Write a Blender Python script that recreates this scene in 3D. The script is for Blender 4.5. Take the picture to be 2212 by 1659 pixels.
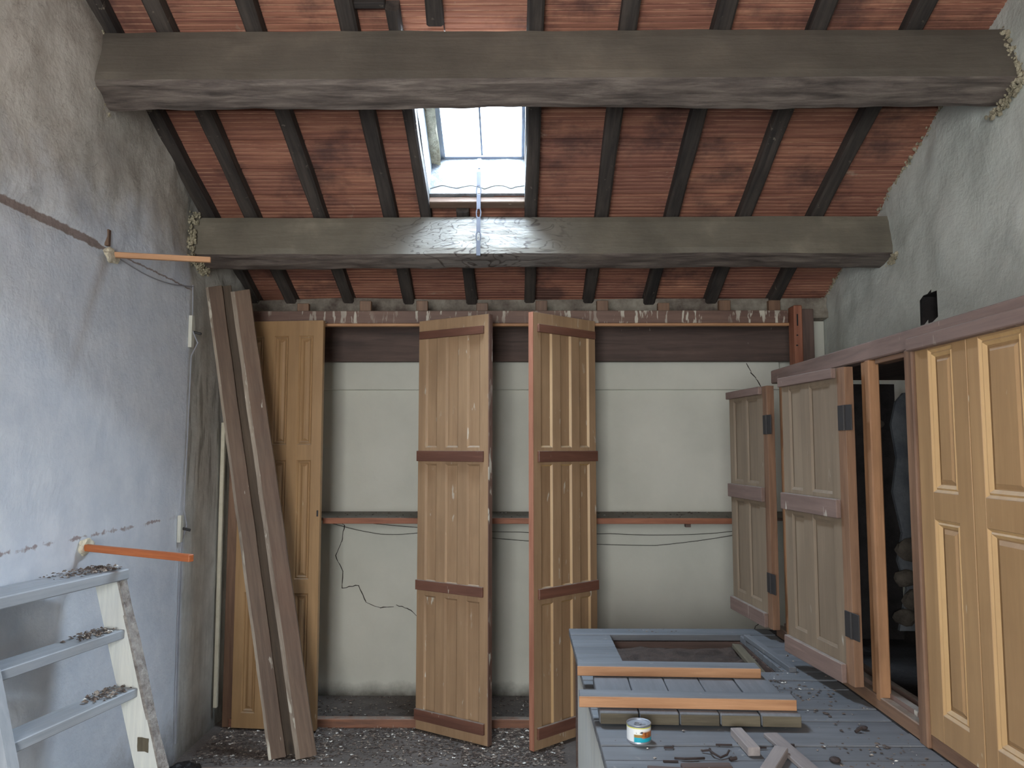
import bpy, bmesh, math, random
from mathutils import Vector, Matrix, noise
for o in list(bpy.data.objects): bpy.data.objects.remove(o)
S = bpy.context.scene
COL = S.collection
PI = math.pi
rnd = random.Random(7)

# ------------------------------------------------------------------ camera
cd = bpy.data.cameras.new('camera'); cam = bpy.data.objects.new('camera', cd); COL.objects.link(cam)
cd.sensor_width = 36; cd.sensor_fit = 'HORIZONTAL'; cd.lens = 36 * 1661 / 2212
cd.clip_start = 0.05; cd.clip_end = 200
cam.location = (0, 0, 1.6)
cam.rotation_euler = (PI / 2 + math.atan(135.5 / 1661), 0, math.atan(14 / 1661))
S.camera = cam
# ------------------------------------------------------------------ world, lights, exposure
W = bpy.data.worlds.new('overcast_sky'); S.world = W; W.use_nodes = True
wn = W.node_tree.nodes; wl = W.node_tree.links
bg = wn['Background']; bg.inputs[1].default_value = 9.0
tc = wn.new('ShaderNodeTexCoord'); sx = wn.new('ShaderNodeSeparateXYZ'); cr = wn.new('ShaderNodeValToRGB')
wl.new(tc.outputs['Generated'], sx.inputs[0]); wl.new(sx.outputs['Z'], cr.inputs[0]); wl.new(cr.outputs[0], bg.inputs[0])
cr.color_ramp.elements[0].color = (.50, .55, .60, 1); cr.color_ramp.elements[0].position = 0.0
cr.color_ramp.elements[1].color = (.80, .90, 1.0, 1); cr.color_ramp.elements[1].position = .7

def area(name, loc, rot, sx_, sy_, power, col, portal=False):
    l = bpy.data.lights.new(name, 'AREA'); l.shape = 'RECTANGLE'; l.size = sx_; l.size_y = sy_
    l.energy = power; l.color = col
    if portal: l.cycles.is_portal = True
    o = bpy.data.objects.new(name, l); COL.objects.link(o); o.location = loc; o.rotation_euler = rot
    return o
# daylight entering by the window behind the camera and by the roof window
area('window_daylight', (-.60, -1.72, 1.60), (PI / 2, 0, 0), 1.15, 1.6, 92, (1.0, .975, .93))
area('window_portal', (-.60, -1.70, 1.60), (PI / 2, 0, 0), 1.15, 1.6, 1, (1, 1, 1), True)
ROOF_A = math.atan(.43); CA, SA = math.cos(ROOF_A), math.sin(ROOF_A)
def roofp(x, s, n): return Vector((x, 3.5 + s * CA + n * SA, 3.22 - s * SA + n * CA))
area('roof_window_daylight', roofp(-.22, .15, .62), (-ROOF_A, 0, 0), .8, 1.3, 165, (.72, .85, 1.0))
area('roof_window_portal', roofp(-.22, .15, .36), (-ROOF_A, 0, 0), .6, 1.1, 1, (1, 1, 1), True)
vs = S.view_settings
vs.view_transform = 'Standard'; vs.look = 'None'; vs.gamma = 1; vs.use_curve_mapping = False; vs.exposure = 0.64

# ------------------------------------------------------------------ helpers
class MB:
    def __init__(s): s.bm = bmesh.new()
    def box(s, x0, x1, y0, y1, z0, z1, m=None, bev=0.0):
        vs_ = [s.bm.verts.new(p) for p in ((x0,y0,z0),(x1,y0,z0),(x1,y1,z0),(x0,y1,z0),(x0,y0,z1),(x1,y0,z1),(x1,y1,z1),(x0,y1,z1))]
        fs = [s.bm.faces.new([vs_[i] for i in q]) for q in ((0,3,2,1),(4,5,6,7),(0,1,5,4),(1,2,6,5),(2,3,7,6),(3,0,4,7))]
        if bev > 0:
            es = list({e for f in fs for e in f.edges})
            r = bmesh.ops.bevel(s.bm, geom=es, offset=bev, segments=1, affect='EDGES')
            vs_ = list({v for f in r['faces'] for v in f.verts} | {v for v in vs_ if v.is_valid})
        if m is not None:
            for v in vs_: v.co = m @ v.co
        return s
    def prism(s, pts, axis, a, b):
        """polygon pts in the two other axes, extruded along axis from a to b"""
        def mk(p, t):
            q = list(p); q.insert('xyz'.index(axis), t); return s.bm.verts.new(q)
        A = [mk(p, a) for p in pts]; B = [mk(p, b) for p in pts]; n = len(pts)
        s.bm.faces.new(A); s.bm.faces.new(B[::-1])
        for i in range(n): s.bm.faces.new([A[i], B[i], B[(i+1) % n], A[(i+1) % n]])
        return s
    def tube(s, pts, r, seg=6, rf=None):
        pts = [Vector(p) for p in pts]; rings = []
        for i, p in enumerate(pts):
            d = (pts[min(i+1, len(pts)-1)] - pts[max(i-1, 0)]).normalized()
            a = d.cross(Vector((.13, .29, 1))).normalized(); b = d.cross(a)
            rr = rf(i, p) if rf else r
            rings.append([s.bm.verts.new(p + (a*math.cos(t*2*PI/seg) + b*math.sin(t*2*PI/seg))*rr) for t in range(seg)])
        for i in range(len(rings)-1):
            for t in range(seg):
                s.bm.faces.new([rings[i][t], rings[i][(t+1) % seg], rings[i+1][(t+1) % seg], rings[i+1][t]])
        s.bm.faces.new(rings[0][::-1]); s.bm.faces.new(rings[-1])
        return s
    def lathe(s, prof, seg=32, c=(0, 0)):
        rings = [[s.bm.verts.new((c[0]+r*math.cos(2*PI*t/seg), c[1]+r*math.sin(2*PI*t/seg), z)) for t in range(seg)] for r, z in prof]
        for i in range(len(rings)-1):
            for t in range(seg):
                s.bm.faces.new([rings[i][t], rings[i][(t+1) % seg], rings[i+1][(t+1) % seg], rings[i+1][t]])
        s.bm.faces.new(rings[0][::-1]); s.bm.faces.new(rings[-1])
        return s
    def subd(s, n):
        bmesh.ops.subdivide_edges(s.bm, edges=s.bm.edges[:], cuts=n, use_grid_fill=True); return s
    def rough(s, amp, sc, seed=0):
        for v in s.bm.verts:
            d = noise.noise_vector(v.co * sc + Vector((seed, seed*1.7, 3)))
            v.co += d * amp
        return s

def obj(name, mb, mat, parent=None, smooth=False, loc=None):
    """link the mesh; without loc the mesh is in the parent's local space"""
    bmesh.ops.recalc_face_normals(mb.bm, faces=mb.bm.faces[:])
    me = bpy.data.meshes.new(name); mb.bm.to_mesh(me); mb.bm.free()
    if smooth:
        for p in me.polygons: p.use_smooth = True
    if mat: me.materials.append(mat)
    o = bpy.data.objects.new(name, me); COL.objects.link(o)
    if parent: o.parent = parent
    if loc: o.location = loc
    return o
def tag(o, label=None, cat=None, group=None, kind=None):
    if label: o['label'] = label
    if cat: o['category'] = cat
    if group: o['group'] = group
    if kind: o['kind'] = kind
    return o
def empty(name, loc=(0,0,0), rot=(0,0,0), **k):
    o = bpy.data.objects.new(name, None); COL.objects.link(o); o.location = loc; o.rotation_euler = rot
    o.empty_display_size = .1
    return tag(o, **k)
def dup(o, parent=None, loc=None, rot=None):
    c = o.copy(); COL.objects.link(c)
    if parent: c.parent = parent
    if loc is not None: c.location = loc
    if rot is not None: c.rotation_euler = rot
    for ch in [q for q in o.children]: dup(ch, c)
    return c

# ------------------------------------------------------------------ materials
def hexc(r, g, b): return tuple((v/255/12.92 if v/255 <= .04045 else ((v/255+.055)/1.055)**2.4) for v in (r, g, b)) + (1,)
class NT:
    def __init__(s, name):
        s.m = bpy.data.materials.new(name); s.m.use_nodes = True; s.t = s.m.node_tree; s.n = s.t.nodes; s.l = s.t.links
        s.b = s.n['Principled BSDF']; s.tc = s.n.new('ShaderNodeTexCoord'); s.oi = None
    def add(s, t, ins={}, **at):
        n = s.n.new(t)
        for k, v in at.items(): setattr(n, k, v)
        for k, v in ins.items():
            if isinstance(v, bpy.types.NodeSocket): s.l.new(v, n.inputs[k])
            else: n.inputs[k].default_value = v
        return n
    def coords(s, scale=(1,1,1), rand=True, world=False):
        src = s.tc.outputs['Object']
        if world: src = s.add('ShaderNodeNewGeometry').outputs['Position']
        if rand and not world:
            if not s.oi: s.oi = s.add('ShaderNodeObjectInfo')
            sc = s.add('ShaderNodeMath', {0: s.oi.outputs['Random'], 1: 37.0}, operation='MULTIPLY')
            src = s.add('ShaderNodeVectorMath', {0: src, 1: sc.outputs[0]}, operation='ADD').outputs[0]
        return s.add('ShaderNodeMapping', {'Vector': src, 'Scale': scale}).outputs[0]
    def noise(s, vec, scale, detail=5, rough=.6, dist=0.0):
        return s.add('ShaderNodeTexNoise', {'Vector': vec, 'Scale': scale, 'Detail': detail, 'Roughness': rough, 'Distortion': dist}).outputs[0]
    def ramp(s, fac, els, interp='LINEAR'):
        r = s.add('ShaderNodeValToRGB', {0: fac}); e = r.color_ramp; e.interpolation = interp
        while len(e.elements) < len(els): e.elements.new(.5)
        for q, (p, c) in zip(e.elements, els): q.position = p; q.color = c if len(c) == 4 else c + (1,)
        return r.outputs[0]
    def step(s, fac, a, b):
        return s.add('ShaderNodeMapRange', {0: fac, 1: a, 2: b}, clamp=True).outputs[0]
    def mix(s, f, a, b, mode='MIX'):
        n = s.add('ShaderNodeMix', data_type='RGBA', blend_type=mode)
        for k, v in ((0, f), (6, a), (7, b)):
            if isinstance(v, bpy.types.NodeSocket): s.l.new(v, n.inputs[k])
            else: n.inputs[k].default_value = v
        return n.outputs[2]
    def math(s, op, a, b=0.0, c=0.0):
        return s.add('ShaderNodeMath', {0: a, 1: b, 2: c}, operation=op).outputs[0]
    def bump(s, h, strength=.4, dist=.01, prev=None):
        ins = {'Strength': strength, 'Distance': dist, 'Height': h}
        if prev is not None: ins['Normal'] = prev
        return s.add('ShaderNodeBump', ins).outputs[0]
    def up(s):
        g = s.add('ShaderNodeNewGeometry'); return s.add('ShaderNodeSeparateXYZ', {0: g.outputs['True Normal']}).outputs[2]
    def out(s, col, rough=.75, normal=None, **k):
        if isinstance(col, bpy.types.NodeSocket): s.l.new(col, s.b.inputs['Base Color'])
        else: s.b.inputs['Base Color'].default_value = col
        if isinstance(rough, bpy.types.NodeSocket): s.l.new(rough, s.b.inputs['Roughness'])
        else: s.b.inputs['Roughness'].default_value = rough
        if normal is not None: s.l.new(normal, s.b.inputs['Normal'])
        for kk, v in k.items(): s.b.inputs[kk].default_value = v
        return s.m

_wood = {}
def wood(name, dark, light, axis='z', stain=None, splat=0.0, splatc=hexc(205,200,185), dust=0.0, dustc=hexc(140,138,130), rough=.62, bstr=.25, var=.16, knots=True):
    key = (name, axis)
    if key in _wood: return _wood[key]
    t = NT(name + '_' + axis)
    sc = {'x': (.07, 1, 1), 'y': (1, .07, 1), 'z': (1, 1, .07)}[axis]
    v = t.coords(sc)
    n1 = t.noise(v, 42, 6, .65, .4); n2 = t.noise(v, 9, 3, .5, .8)
    f = t.math('ADD', t.math('MULTIPLY', n1, .55), t.math('MULTIPLY', n2, .45))
    c = t.ramp(f, [(.36, dark), (.64, light)])
    vb = t.coords((1, 1, 1))
    big = t.noise(vb, 2.3, 4, .6)
    c = t.mix(t.math('MULTIPLY', t.step(big, .48, .75), .55), c, stain or dark)
    if knots:
        kv = t.coords(tuple(q if q == 1 else .35 for q in sc))
        vo = t.add('ShaderNodeTexVoronoi', {'Vector': kv, 'Scale': 3.1}).outputs['Distance']
        c = t.mix(t.math('MULTIPLY', t.step(vo, .055, .02), .75), c, tuple(q*.35 for q in dark[:3]) + (1,))
    if not t.oi: t.oi = t.add('ShaderNodeObjectInfo')
    hv = t.add('ShaderNodeHueSaturation', {'Color': c, 'Value': t.math('ADD', t.math('MULTIPLY', t.oi.outputs['Random'], var), 1 - var/2)})
    c = hv.outputs[0]
    if splat > 0:
        dr = t.coords((1, 1, .22))
        s1 = t.noise(dr, 34, 3, .55); s2 = t.noise(vb, 3.5, 2, .5)
        m = t.math('MULTIPLY', t.step(s1, .74 - splat*.16, .78 - splat*.16), t.step(s2, .42, .6))
        c = t.mix(t.math('MULTIPLY', m, .85), c, splatc)
    if dust > 0:
        dn = t.noise(vb, 22, 5, .7)
        m = t.math('MULTIPLY', t.step(t.up(), .55, .9), t.math('MULTIPLY', t.step(dn, .25, .62), dust))
        c = t.mix(m, c, dustc)
    bm_ = t.bump(n1, bstr, .004)
    _wood[key] = t.out(c, rough, bm_)
    return _wood[key]

def W_frame(a='z'): return wood('stained_frame_wood', hexc(98,72,56), hexc(142,110,86), a, splat=.0, dust=.7, rough=.5)
def W_framesplat(a='z'): return wood('splattered_frame_wood', hexc(90,66,58), hexc(126,98,84), a, splat=1.15, dust=.8, rough=.55)
def W_purple(a='y'): return wood('dusty_plum_wood', hexc(102,84,76), hexc(132,110,101), a, splat=.45, dust=.8, dustc=hexc(150,146,138), rough=.7)
def W_orange(a='z'): return wood('bare_pine', hexc(158,112,76), hexc(206,158,116), a, dust=.5, rough=.6)
def W_red(a='z'): return wood('red_brown_batten', hexc(94,62,50), hexc(126,86,70), a, splat=.25, dust=.9, rough=.45)
def W_tan(a='z'): return wood('tan_grained_paint', hexc(152,120,84), hexc(172,138,98), a, stain=hexc(142,110,76), splat=.22, splatc=hexc(208,200,176), dust=.85, dustc=hexc(160,158,150), rough=.42, bstr=.08, var=.05, knots=False)
def W_tan2(a='z'): return wood('tan_weathered_paint', hexc(150,121,92), hexc(172,142,110), a, stain=hexc(140,114,88), splat=.5, splatc=hexc(205,200,185), dust=.85, dustc=hexc(160,158,150), rough=.5, bstr=.08, var=.05, knots=False)
def W_cup(a='z'): return wood('dull_greyed_paint', hexc(116,101,84), hexc(134,118,99), a, stain=hexc(112,98,82), splat=.35, splatc=hexc(180,176,164), dust=.85, dustc=hexc(150,146,138), rough=.6, bstr=.08, var=.05, knots=False)  # darker, greyer version of the weathered tan paint
def W_moulding(a='z'): return wood('lit_tan_moulding', hexc(176,142,98), hexc(194,160,112), a, dust=.9, dustc=hexc(160,160,155), rough=.45, bstr=.06, var=.03, knots=False)  # lighter copy of the tan paint, painting in light caught by moulding edges
def W_dark(a='x'): return wood('dark_board', hexc(66,54,50), hexc(104,84,76), a, splat=.15, rough=.7)
def W_black(a='y'): return wood('blackened_rafter', hexc(36,33,33), hexc(84,76,70), a, splat=.45, splatc=hexc(134,126,112), rough=.85, bstr=.6)
def W_board(a='z'): return wood('leaning_board_wood', hexc(84,68,57), hexc(122,101,84), a, stain=hexc(104,76,60), splat=.25, dust=.8, rough=.7, bstr=.5)
def W_grey(a='x'): return wood('grey_painted_board', hexc(92,96,101), hexc(113,117,122), a, stain=hexc(86,89,94), splat=.45, splatc=hexc(140,138,134), rough=.6, bstr=.25, var=.12, knots=False)
def W_greyraw(a='x'): return wood('weathered_end_grain', hexc(72,66,54), hexc(112,104,86), a, rough=.85, bstr=.5)
def W_greyed(a='x'): return wood('greyed_ladder_paint', hexc(150,158,167), hexc(178,184,190), a, stain=hexc(140,147,156), splat=.3, dust=.4, dustc=hexc(150,152,150), rough=.6, bstr=.2, var=.04, knots=False)
def W_white(a='z'): return wood('chipped_pale_paint', hexc(196,200,198), hexc(224,226,218), a, stain=hexc(186,192,200), splat=.0, dust=.35, dustc=hexc(150,152,150), rough=.6, bstr=.15, var=.04, knots=False)

def mat_leftwall():
    t = NT('limewashed_plaster'); P = t.coords(world=True)
    xyz = t.add('ShaderNodeSeparateXYZ', {0: P}); y, z = xyz.outputs[1], xyz.outputs[2]
    n1 = t.noise(P, 1.6, 6, .6); n2 = t.noise(P, 7, 6, .65); n3 = t.noise(P, 30, 4, .6)
    blue = t.ramp(n2, [(.35, hexc(208,216,227)), (.65, hexc(223,229,237))])
    grey = t.ramp(n2, [(.3, hexc(180,174,165)), (.5, hexc(200,196,188)), (.7, hexc(213,210,203))])
    # limewash stops at the bare strip; blue below partly paints in sky light
    zz = t.math('ADD', z, t.math('MULTIPLY', n1, -.9)); m1 = t.step(zz, 1.93, 2.22)
    yy = t.math('ADD', y, t.math('MULTIPLY', n2, -.05)); m2 = t.step(yy, 4.0, 4.05)
    c = t.mix(m1, blue, grey); c = t.mix(m2, c, t.ramp(n2, [(.3, hexc(178,178,172)), (.7, hexc(208,207,200))]))
    # damp streaks on the bare strip, and where plaster is stained
    st = t.add('ShaderNodeMapping', {'Vector': P, 'Scale': (1, 5, .7)}).outputs[0]
    s1 = t.noise(st, 4, 5, .6)
    c = t.mix(t.math('MULTIPLY', t.math('MULTIPLY', t.step(s1, .50, .60), m2), t.math('ADD', .2, t.math('MULTIPLY', .5, t.math('MULTIPLY', t.step(z, 1.15, 1.5), t.step(z, 2.3, 1.9))))), c, hexc(122,118,110))
    # darker towards the floor
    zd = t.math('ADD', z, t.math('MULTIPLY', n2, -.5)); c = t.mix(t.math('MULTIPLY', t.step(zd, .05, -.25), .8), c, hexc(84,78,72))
    # brown line of the former ceiling at z 2.44 (broad nearer than y 3.15)
    dz = t.math('ABSOLUTE', t.math('SUBTRACT', z, t.math('ADD', 2.438, t.math('MULTIPLY', t.math('SUBTRACT', n3, .5), .02))))
    wdt = t.math('MULTIPLY', t.step(y, 3.2, 3.12), .012)
    ln = t.step(t.math('SUBTRACT', dz, wdt), .006, .001)
    c = t.mix(t.math('MULTIPLY', ln, t.math('MULTIPLY', t.step(y, 4.1, 4.0), .85)), c, hexc(128,106,96))
    # broken line at z 1.235 where a batten was torn off
    dz2 = t.math('ABSOLUTE', t.math('SUBTRACT', z, t.math('ADD', 1.238, t.math('MULTIPLY', t.math('SUBTRACT', n2, .5), .035))))
    seg = t.step(t.noise(t.add('ShaderNodeMapping', {'Vector': P, 'Scale': (0, 3, 0)}).outputs[0], 2.2, 3, .6), .45, .52)
    c = t.mix(t.math('MULTIPLY', t.math('MULTIPLY', t.step(t.math('ADD', dz2, t.math('MULTIPLY', t.math('SUBTRACT', n3, .45), .05)), .010, .004), seg), t.math('MULTIPLY', t.step(y, 4.0, 3.8), .7)), c, hexc(132,104,98))
    # brown water run below the upper batten
    q = t.math('ADD', y, t.math('MULTIPLY', t.math('SUBTRACT', 2.4, z), .42)); q2 = t.math('ABSOLUTE', t.math('SUBTRACT', q, 3.19))
    run = t.math('MULTIPLY', t.step(q2, .06, 0.0), t.math('MULTIPLY', t.step(z, 1.75, 2.4), t.step(z, 2.43, 2.40)))
    c = t.mix(t.math('MULTIPLY', run, .5), c, hexc(138,120,104))
    sp = t.noise(P, 60, 2, .5); c = t.mix(t.step(sp, .80, .84), c, hexc(110,100,92))
    cr_ = t.noise(P, 4, 8, .7, 1.0); ck = t.step(t.math('ABSOLUTE', t.math('SUBTRACT', cr_, .5)), .006, .0)
    c = t.mix(t.math('MULTIPLY', t.math('MULTIPLY', ck, m1), .6), c, hexc(96,88,78))
    h = t.math('ADD', t.math('MULTIPLY', n2, .7), t.math('MULTIPLY', n3, .3))
    return t.out(c, .9, t.bump(h, .5, .02))
def mat_rightwall():
    t = NT('grey_green_plaster'); P = t.coords(world=True)
    n1 = t.noise(P, 2.2, 6, .6, .6); n2 = t.noise(P, 11, 6, .65); n3 = t.noise(P, 40, 4, .6)
    c = t.ramp(n1, [(.32, hexc(182,187,180)), (.5, hexc(204,209,202)), (.7, hexc(216,220,213))])
    c = t.mix(t.math('MULTIPLY', t.step(n2, .5, .75), .35), c, hexc(196,198,190))
    h = t.math('ADD', t.math('MULTIPLY', n2, .7), t.math('MULTIPLY', n3, .3))
    return t.out(c, .9, t.bump(h, .55, .02))
def mat_backwall():
    t = NT('white_distemper'); P = t.coords(world=True)
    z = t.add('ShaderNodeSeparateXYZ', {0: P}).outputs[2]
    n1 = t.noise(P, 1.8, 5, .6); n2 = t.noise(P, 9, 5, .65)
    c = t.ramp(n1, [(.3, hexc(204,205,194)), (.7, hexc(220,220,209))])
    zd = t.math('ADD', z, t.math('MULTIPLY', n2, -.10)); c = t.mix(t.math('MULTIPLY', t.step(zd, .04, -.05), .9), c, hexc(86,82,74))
    return t.out(c, .85, t.bump(n2, .2, .01))
def mat_plaster(name, c1, c2, sc=9, b=.8):
    t = NT(name); P = t.coords(rand=True); n2 = t.noise(P, sc, 6, .7)
    return t.out(t.ramp(n2, [(.3, c1), (.7, c2)]), .9, t.bump(n2, b, .02))
def mat_tile():
    t = NT('ribbed_terracotta'); O = t.tc.outputs['Object']
    P = t.coords(world=True)
    y = t.add('ShaderNodeSeparateXYZ', {0: O}).outputs[1]
    n1 = t.noise(P, 2.6, 6, .65); n2 = t.noise(P, 9, 5, .6); st = t.add('ShaderNodeMapping', {'Vector': P, 'Scale': (.25, 4, 4)}).outputs[0]
    n3 = t.noise(st, 12, 4, .6)
    if not t.oi: t.oi = t.add('ShaderNodeObjectInfo')
    R = t.oi.outputs['Random']
    c = t.ramp(n3, [(.3, hexc(134,88,74)), (.52, hexc(168,114,92)), (.72, hexc(194,142,114))])
    c = t.mix(t.math('MULTIPLY', t.math('ABSOLUTE', t.math('SUBTRACT', R, .5)), 1.1), c, hexc(118,76,70))
    # pale worn rib crests
    w = t.math('SINE', t.math('MULTIPLY', y, 2*PI/.0283)); w = t.math('MULTIPLY', t.step(w, .80, .97), t.step(n2, .36, .55))
    c = t.mix(t.math('MULTIPLY', w, .8), c, hexc(216,168,138))
    c = t.mix(t.math('MULTIPLY', t.step(n1, .50, .64), .75), c, hexc(78,56,54))
    c = t.mix(t.math('MULTIPLY', t.step(t.noise(P, 3.4, 5, .7, .5), .66, .72), .6), c, hexc(190,168,148))
    return t.out(c, .8, t.bump(n2, .3, .005))
def mat_beam(front):
    t = NT('old_purlin_' + ('pale' if front else 'dark')); P = t.coords((.12, 1, 1), rand=False); Q = t.coords(world=True)
    n1 = t.noise(P, 30, 6, .7, .3); n2 = t.noise(Q, 2.2, 5, .6); n3 = t.noise(Q, 14, 4, .6)
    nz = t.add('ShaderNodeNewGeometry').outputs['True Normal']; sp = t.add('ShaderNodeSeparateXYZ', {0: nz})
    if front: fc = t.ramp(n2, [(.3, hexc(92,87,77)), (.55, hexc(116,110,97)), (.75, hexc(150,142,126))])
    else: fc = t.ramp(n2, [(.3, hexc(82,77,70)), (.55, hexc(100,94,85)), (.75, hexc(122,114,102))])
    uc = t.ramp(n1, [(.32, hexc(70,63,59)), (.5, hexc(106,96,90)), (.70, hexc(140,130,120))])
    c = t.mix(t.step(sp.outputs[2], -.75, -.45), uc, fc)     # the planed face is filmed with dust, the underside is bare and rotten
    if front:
        # painted-in glare below the roof window: pale patch with dark reflection swirls
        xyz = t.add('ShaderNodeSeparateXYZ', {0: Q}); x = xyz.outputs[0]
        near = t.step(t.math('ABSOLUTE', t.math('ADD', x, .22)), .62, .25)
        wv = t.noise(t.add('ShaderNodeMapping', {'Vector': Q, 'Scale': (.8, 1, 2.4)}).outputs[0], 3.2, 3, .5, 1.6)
        swirl = t.step(t.math('ABSOLUTE', t.math('SUBTRACT', t.math('FRACT', t.math('MULTIPLY', wv, 8)), .5)), .13, .02)
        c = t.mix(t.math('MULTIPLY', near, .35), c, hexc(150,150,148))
        c = t.mix(t.math('MULTIPLY', t.math('MULTIPLY', swirl, near), .9), c, hexc(62,54,50))
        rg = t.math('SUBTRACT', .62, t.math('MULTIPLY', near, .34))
    else: rg = .7
    h = t.math('ADD', t.math('MULTIPLY', n1, .6), t.math('MULTIPLY', n3, .4))
    return t.out(c, rg, t.bump(h, .45, .012))
def mat_debris():
    t = NT('paint_flake_debris'); O = t.coords(world=True)
    v = t.add('ShaderNodeTexVoronoi', {'Vector': O, 'Scale': 60}).outputs['Color']
    s = t.add('ShaderNodeSeparateXYZ', {0: v}).outputs[0]
    c = t.ramp(s, [(0, hexc(70,60,54)), (.38, hexc(96,84,76)), (.66, hexc(120,108,98)), (.86, hexc(156,146,134)), (.96, hexc(220,218,210))], 'CONSTANT')
    return t.out(c, .85)
def mat_floor():
    t = NT('dirty_floor'); P = t.coords(world=True)
    n1 = t.noise(P, 3, 6, .65); n2 = t.noise(P, 45, 4, .7)
    c = t.ramp(n1, [(.3, hexc(78,72,68)), (.5, hexc(98,91,86)), (.7, hexc(114,108,105))])
    c = t.mix(t.math('MULTIPLY', t.step(n2, .55, .7), .5), c, hexc(140,130,120))
    return t.out(c, .9, t.bump(n2, .6, .01))
def flat(name, c, rough=.6, **k):
    t = NT(name); P = t.coords(); n = t.noise(P, 30, 3, .6)
    return t.out(t.mix(t.math('MULTIPLY', n, .35), c, tuple(q*.6 for q in c[:3]) + (1,)), rough, t.bump(n, .1, .003), **k)

M_LW, M_RW, M_BW, M_TILE = mat_leftwall(), mat_rightwall(), mat_backwall(), mat_tile()
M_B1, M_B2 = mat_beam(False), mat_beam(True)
M_LUMP = mat_plaster('crumbled_plaster', hexc(120,112,92), hexc(206,198,172), 14, 1)
M_SHAFT = mat_plaster('shaft_limewash', hexc(92,97,104), hexc(150,154,158), 11, 1)
M_DEB, M_FLOOR = mat_debris(), mat_floor()
M_IRON = flat('dark_iron', hexc(58,56,56), .6, Metallic=.3)
M_STEEL = flat('zinc_steel', hexc(170,176,186), .4, Metallic=.7)
M_ZINC = flat('dull_zinc', hexc(86,88,98), .65, Metallic=.1)
M_FRAMEMETAL = flat('grey_window_metal', hexc(120,128,142), .5)
M_BLACK = flat('black_plastic', hexc(14,14,16), .55)
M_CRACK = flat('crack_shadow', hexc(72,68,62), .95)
M_CABLE = flat('pale_cable', hexc(150,152,160), .6)
M_CER = flat('white_insulator', hexc(212,212,200), .4)
M_RUST = flat('rusty_nail', hexc(54,44,42), .8)
M_DARKWALL = mat_plaster('shaded_recess', hexc(22,20,20), hexc(50,46,46), 9, .8)  # near-black colour stands in for shade inside the niche and cupboard
M_PATCH = mat_plaster('bluish_plaster_patch', hexc(84,90,98), hexc(124,128,132), 8, .7)

# ------------------------------------------------------------------ structure: walls, floor, roof
def ztop(y):
    return 3.22 - .43*(y-3.5) + .02 if y > 1.0 else 4.315 - .43*(1.0-y)
XL, XR, YB, YN = -1.75, 2.0, 5.1, -1.6
def sidewall(name, x, sgn, mat, fn, hole=None, z0=-.02, y0=YN, y1=YB+.1):
    mb = MB(); NY, NZ = 190, 120; g = {}
    ys = [y0 + (y1-y0)*i/NY for i in range(NY+1)]
    if hole:   # snap rows of the grid to the niche edges
        for hv in hole[:2]:
            k = min(range(NY+1), key=lambda i: abs(ys[i]-hv)); ys[k] = hv
    for i, y in enumerate(ys):
        zt = ztop(y)
        for j in range(NZ+1):
            z = z0 + (zt-z0)*j/NZ
            if hole and hole[0]-.001 <= y <= hole[1]+.001:
                for hv in hole[2:4]:
                    if abs(z-hv) < (zt-z0)/NZ*.5: z = hv
            g[i, j] = mb.bm.verts.new((x + sgn*fn(y, z), y, z))
    for i in range(NY):
        for j in range(NZ):
            q = [g[i,j], g[i+1,j], g[i+1,j+1], g[i,j+1]]
            if hole:
                cy = sum(v.co.y for v in q)/4; cz = sum(v.co.z for v in q)/4
                if hole[0] < cy < hole[1] and hole[2] < cz < hole[3]: continue
            mb.bm.faces.new(q)
    # thickness: outer face
    o = [mb.bm.verts.new((x - sgn*.25, y, z)) for y, z in ((y0,z0),(y1,z0),(y1,ztop(y1)),(1.0,ztop(1.0)),(y0,ztop(y0)))]
    mb.bm.faces.new(o)
    return tag(obj(name, mb, mat, smooth=True), kind='structure')
def nz(y, z, f, s=0.0): return noise.noise(Vector((y*f, z*f, s)))
def fl(y, z):
    d = .004*nz(y, z, 2) + .002*nz(y, z, 9, 4)
    k = min(1, max(0, (z-2.40)/.10)); d += k*(.012 + .03*nz(y, z, 1.6, 2) + .010*nz(y, z, 6, 7) + .004*nz(y, z, 18, 3))
    if abs(z-2.44) < .03 and y < 3.2: d -= .008
    b1 = math.exp(-(((y-3.05)/.28)**2 + ((z-3.1)/.3)**2)); b2 = math.exp(-(((y-4.15)/.22)**2 + ((z-2.75)/.25)**2))
    return d + .03*b1 - .045*b2
def fr(y, z):
    d = .006*nz(y, z, 2) + .003*nz(y, z, 9, 4)
    k = min(1, max(0, (z-2.2)/.2)); d += k*(.02*nz(y*1.4, z*.5, 2.0, 12) + .010*nz(y, z, 6, 17) + .004*nz(y, z, 18, 3))
    b2 = math.exp(-(((y-4.15)/.22)**2 + ((z-2.75)/.25)**2))
    h_ = math.exp(-(((y-3.725)/.16)**2 + ((z-2.27)/.16)**2)); d *= (1-h_)
    return d - .03*b2
left = sidewall('wall_left', XL, 1, M_LW, fl)
right = sidewall('wall_right', XR, -1, M_RW, fr, hole=(3.645, 3.805, 2.20, 2.345))
n_ = MB(); n_.box(XR+.012, XR+.16, 3.60, 3.645, 2.16, 2.39); n_.box(XR+.012, XR+.16, 3.805, 3.85, 2.16, 2.39); n_.box(XR+.012, XR+.16, 3.60, 3.85, 2.345, 2.40); n_.box(XR+.012, XR+.16, 3.60, 3.85, 2.15, 2.20); n_.box(XR+.15, XR+.17, 3.60, 3.85, 2.15, 2.40)
obj('niche', n_, M_DARKWALL, right)
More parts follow.
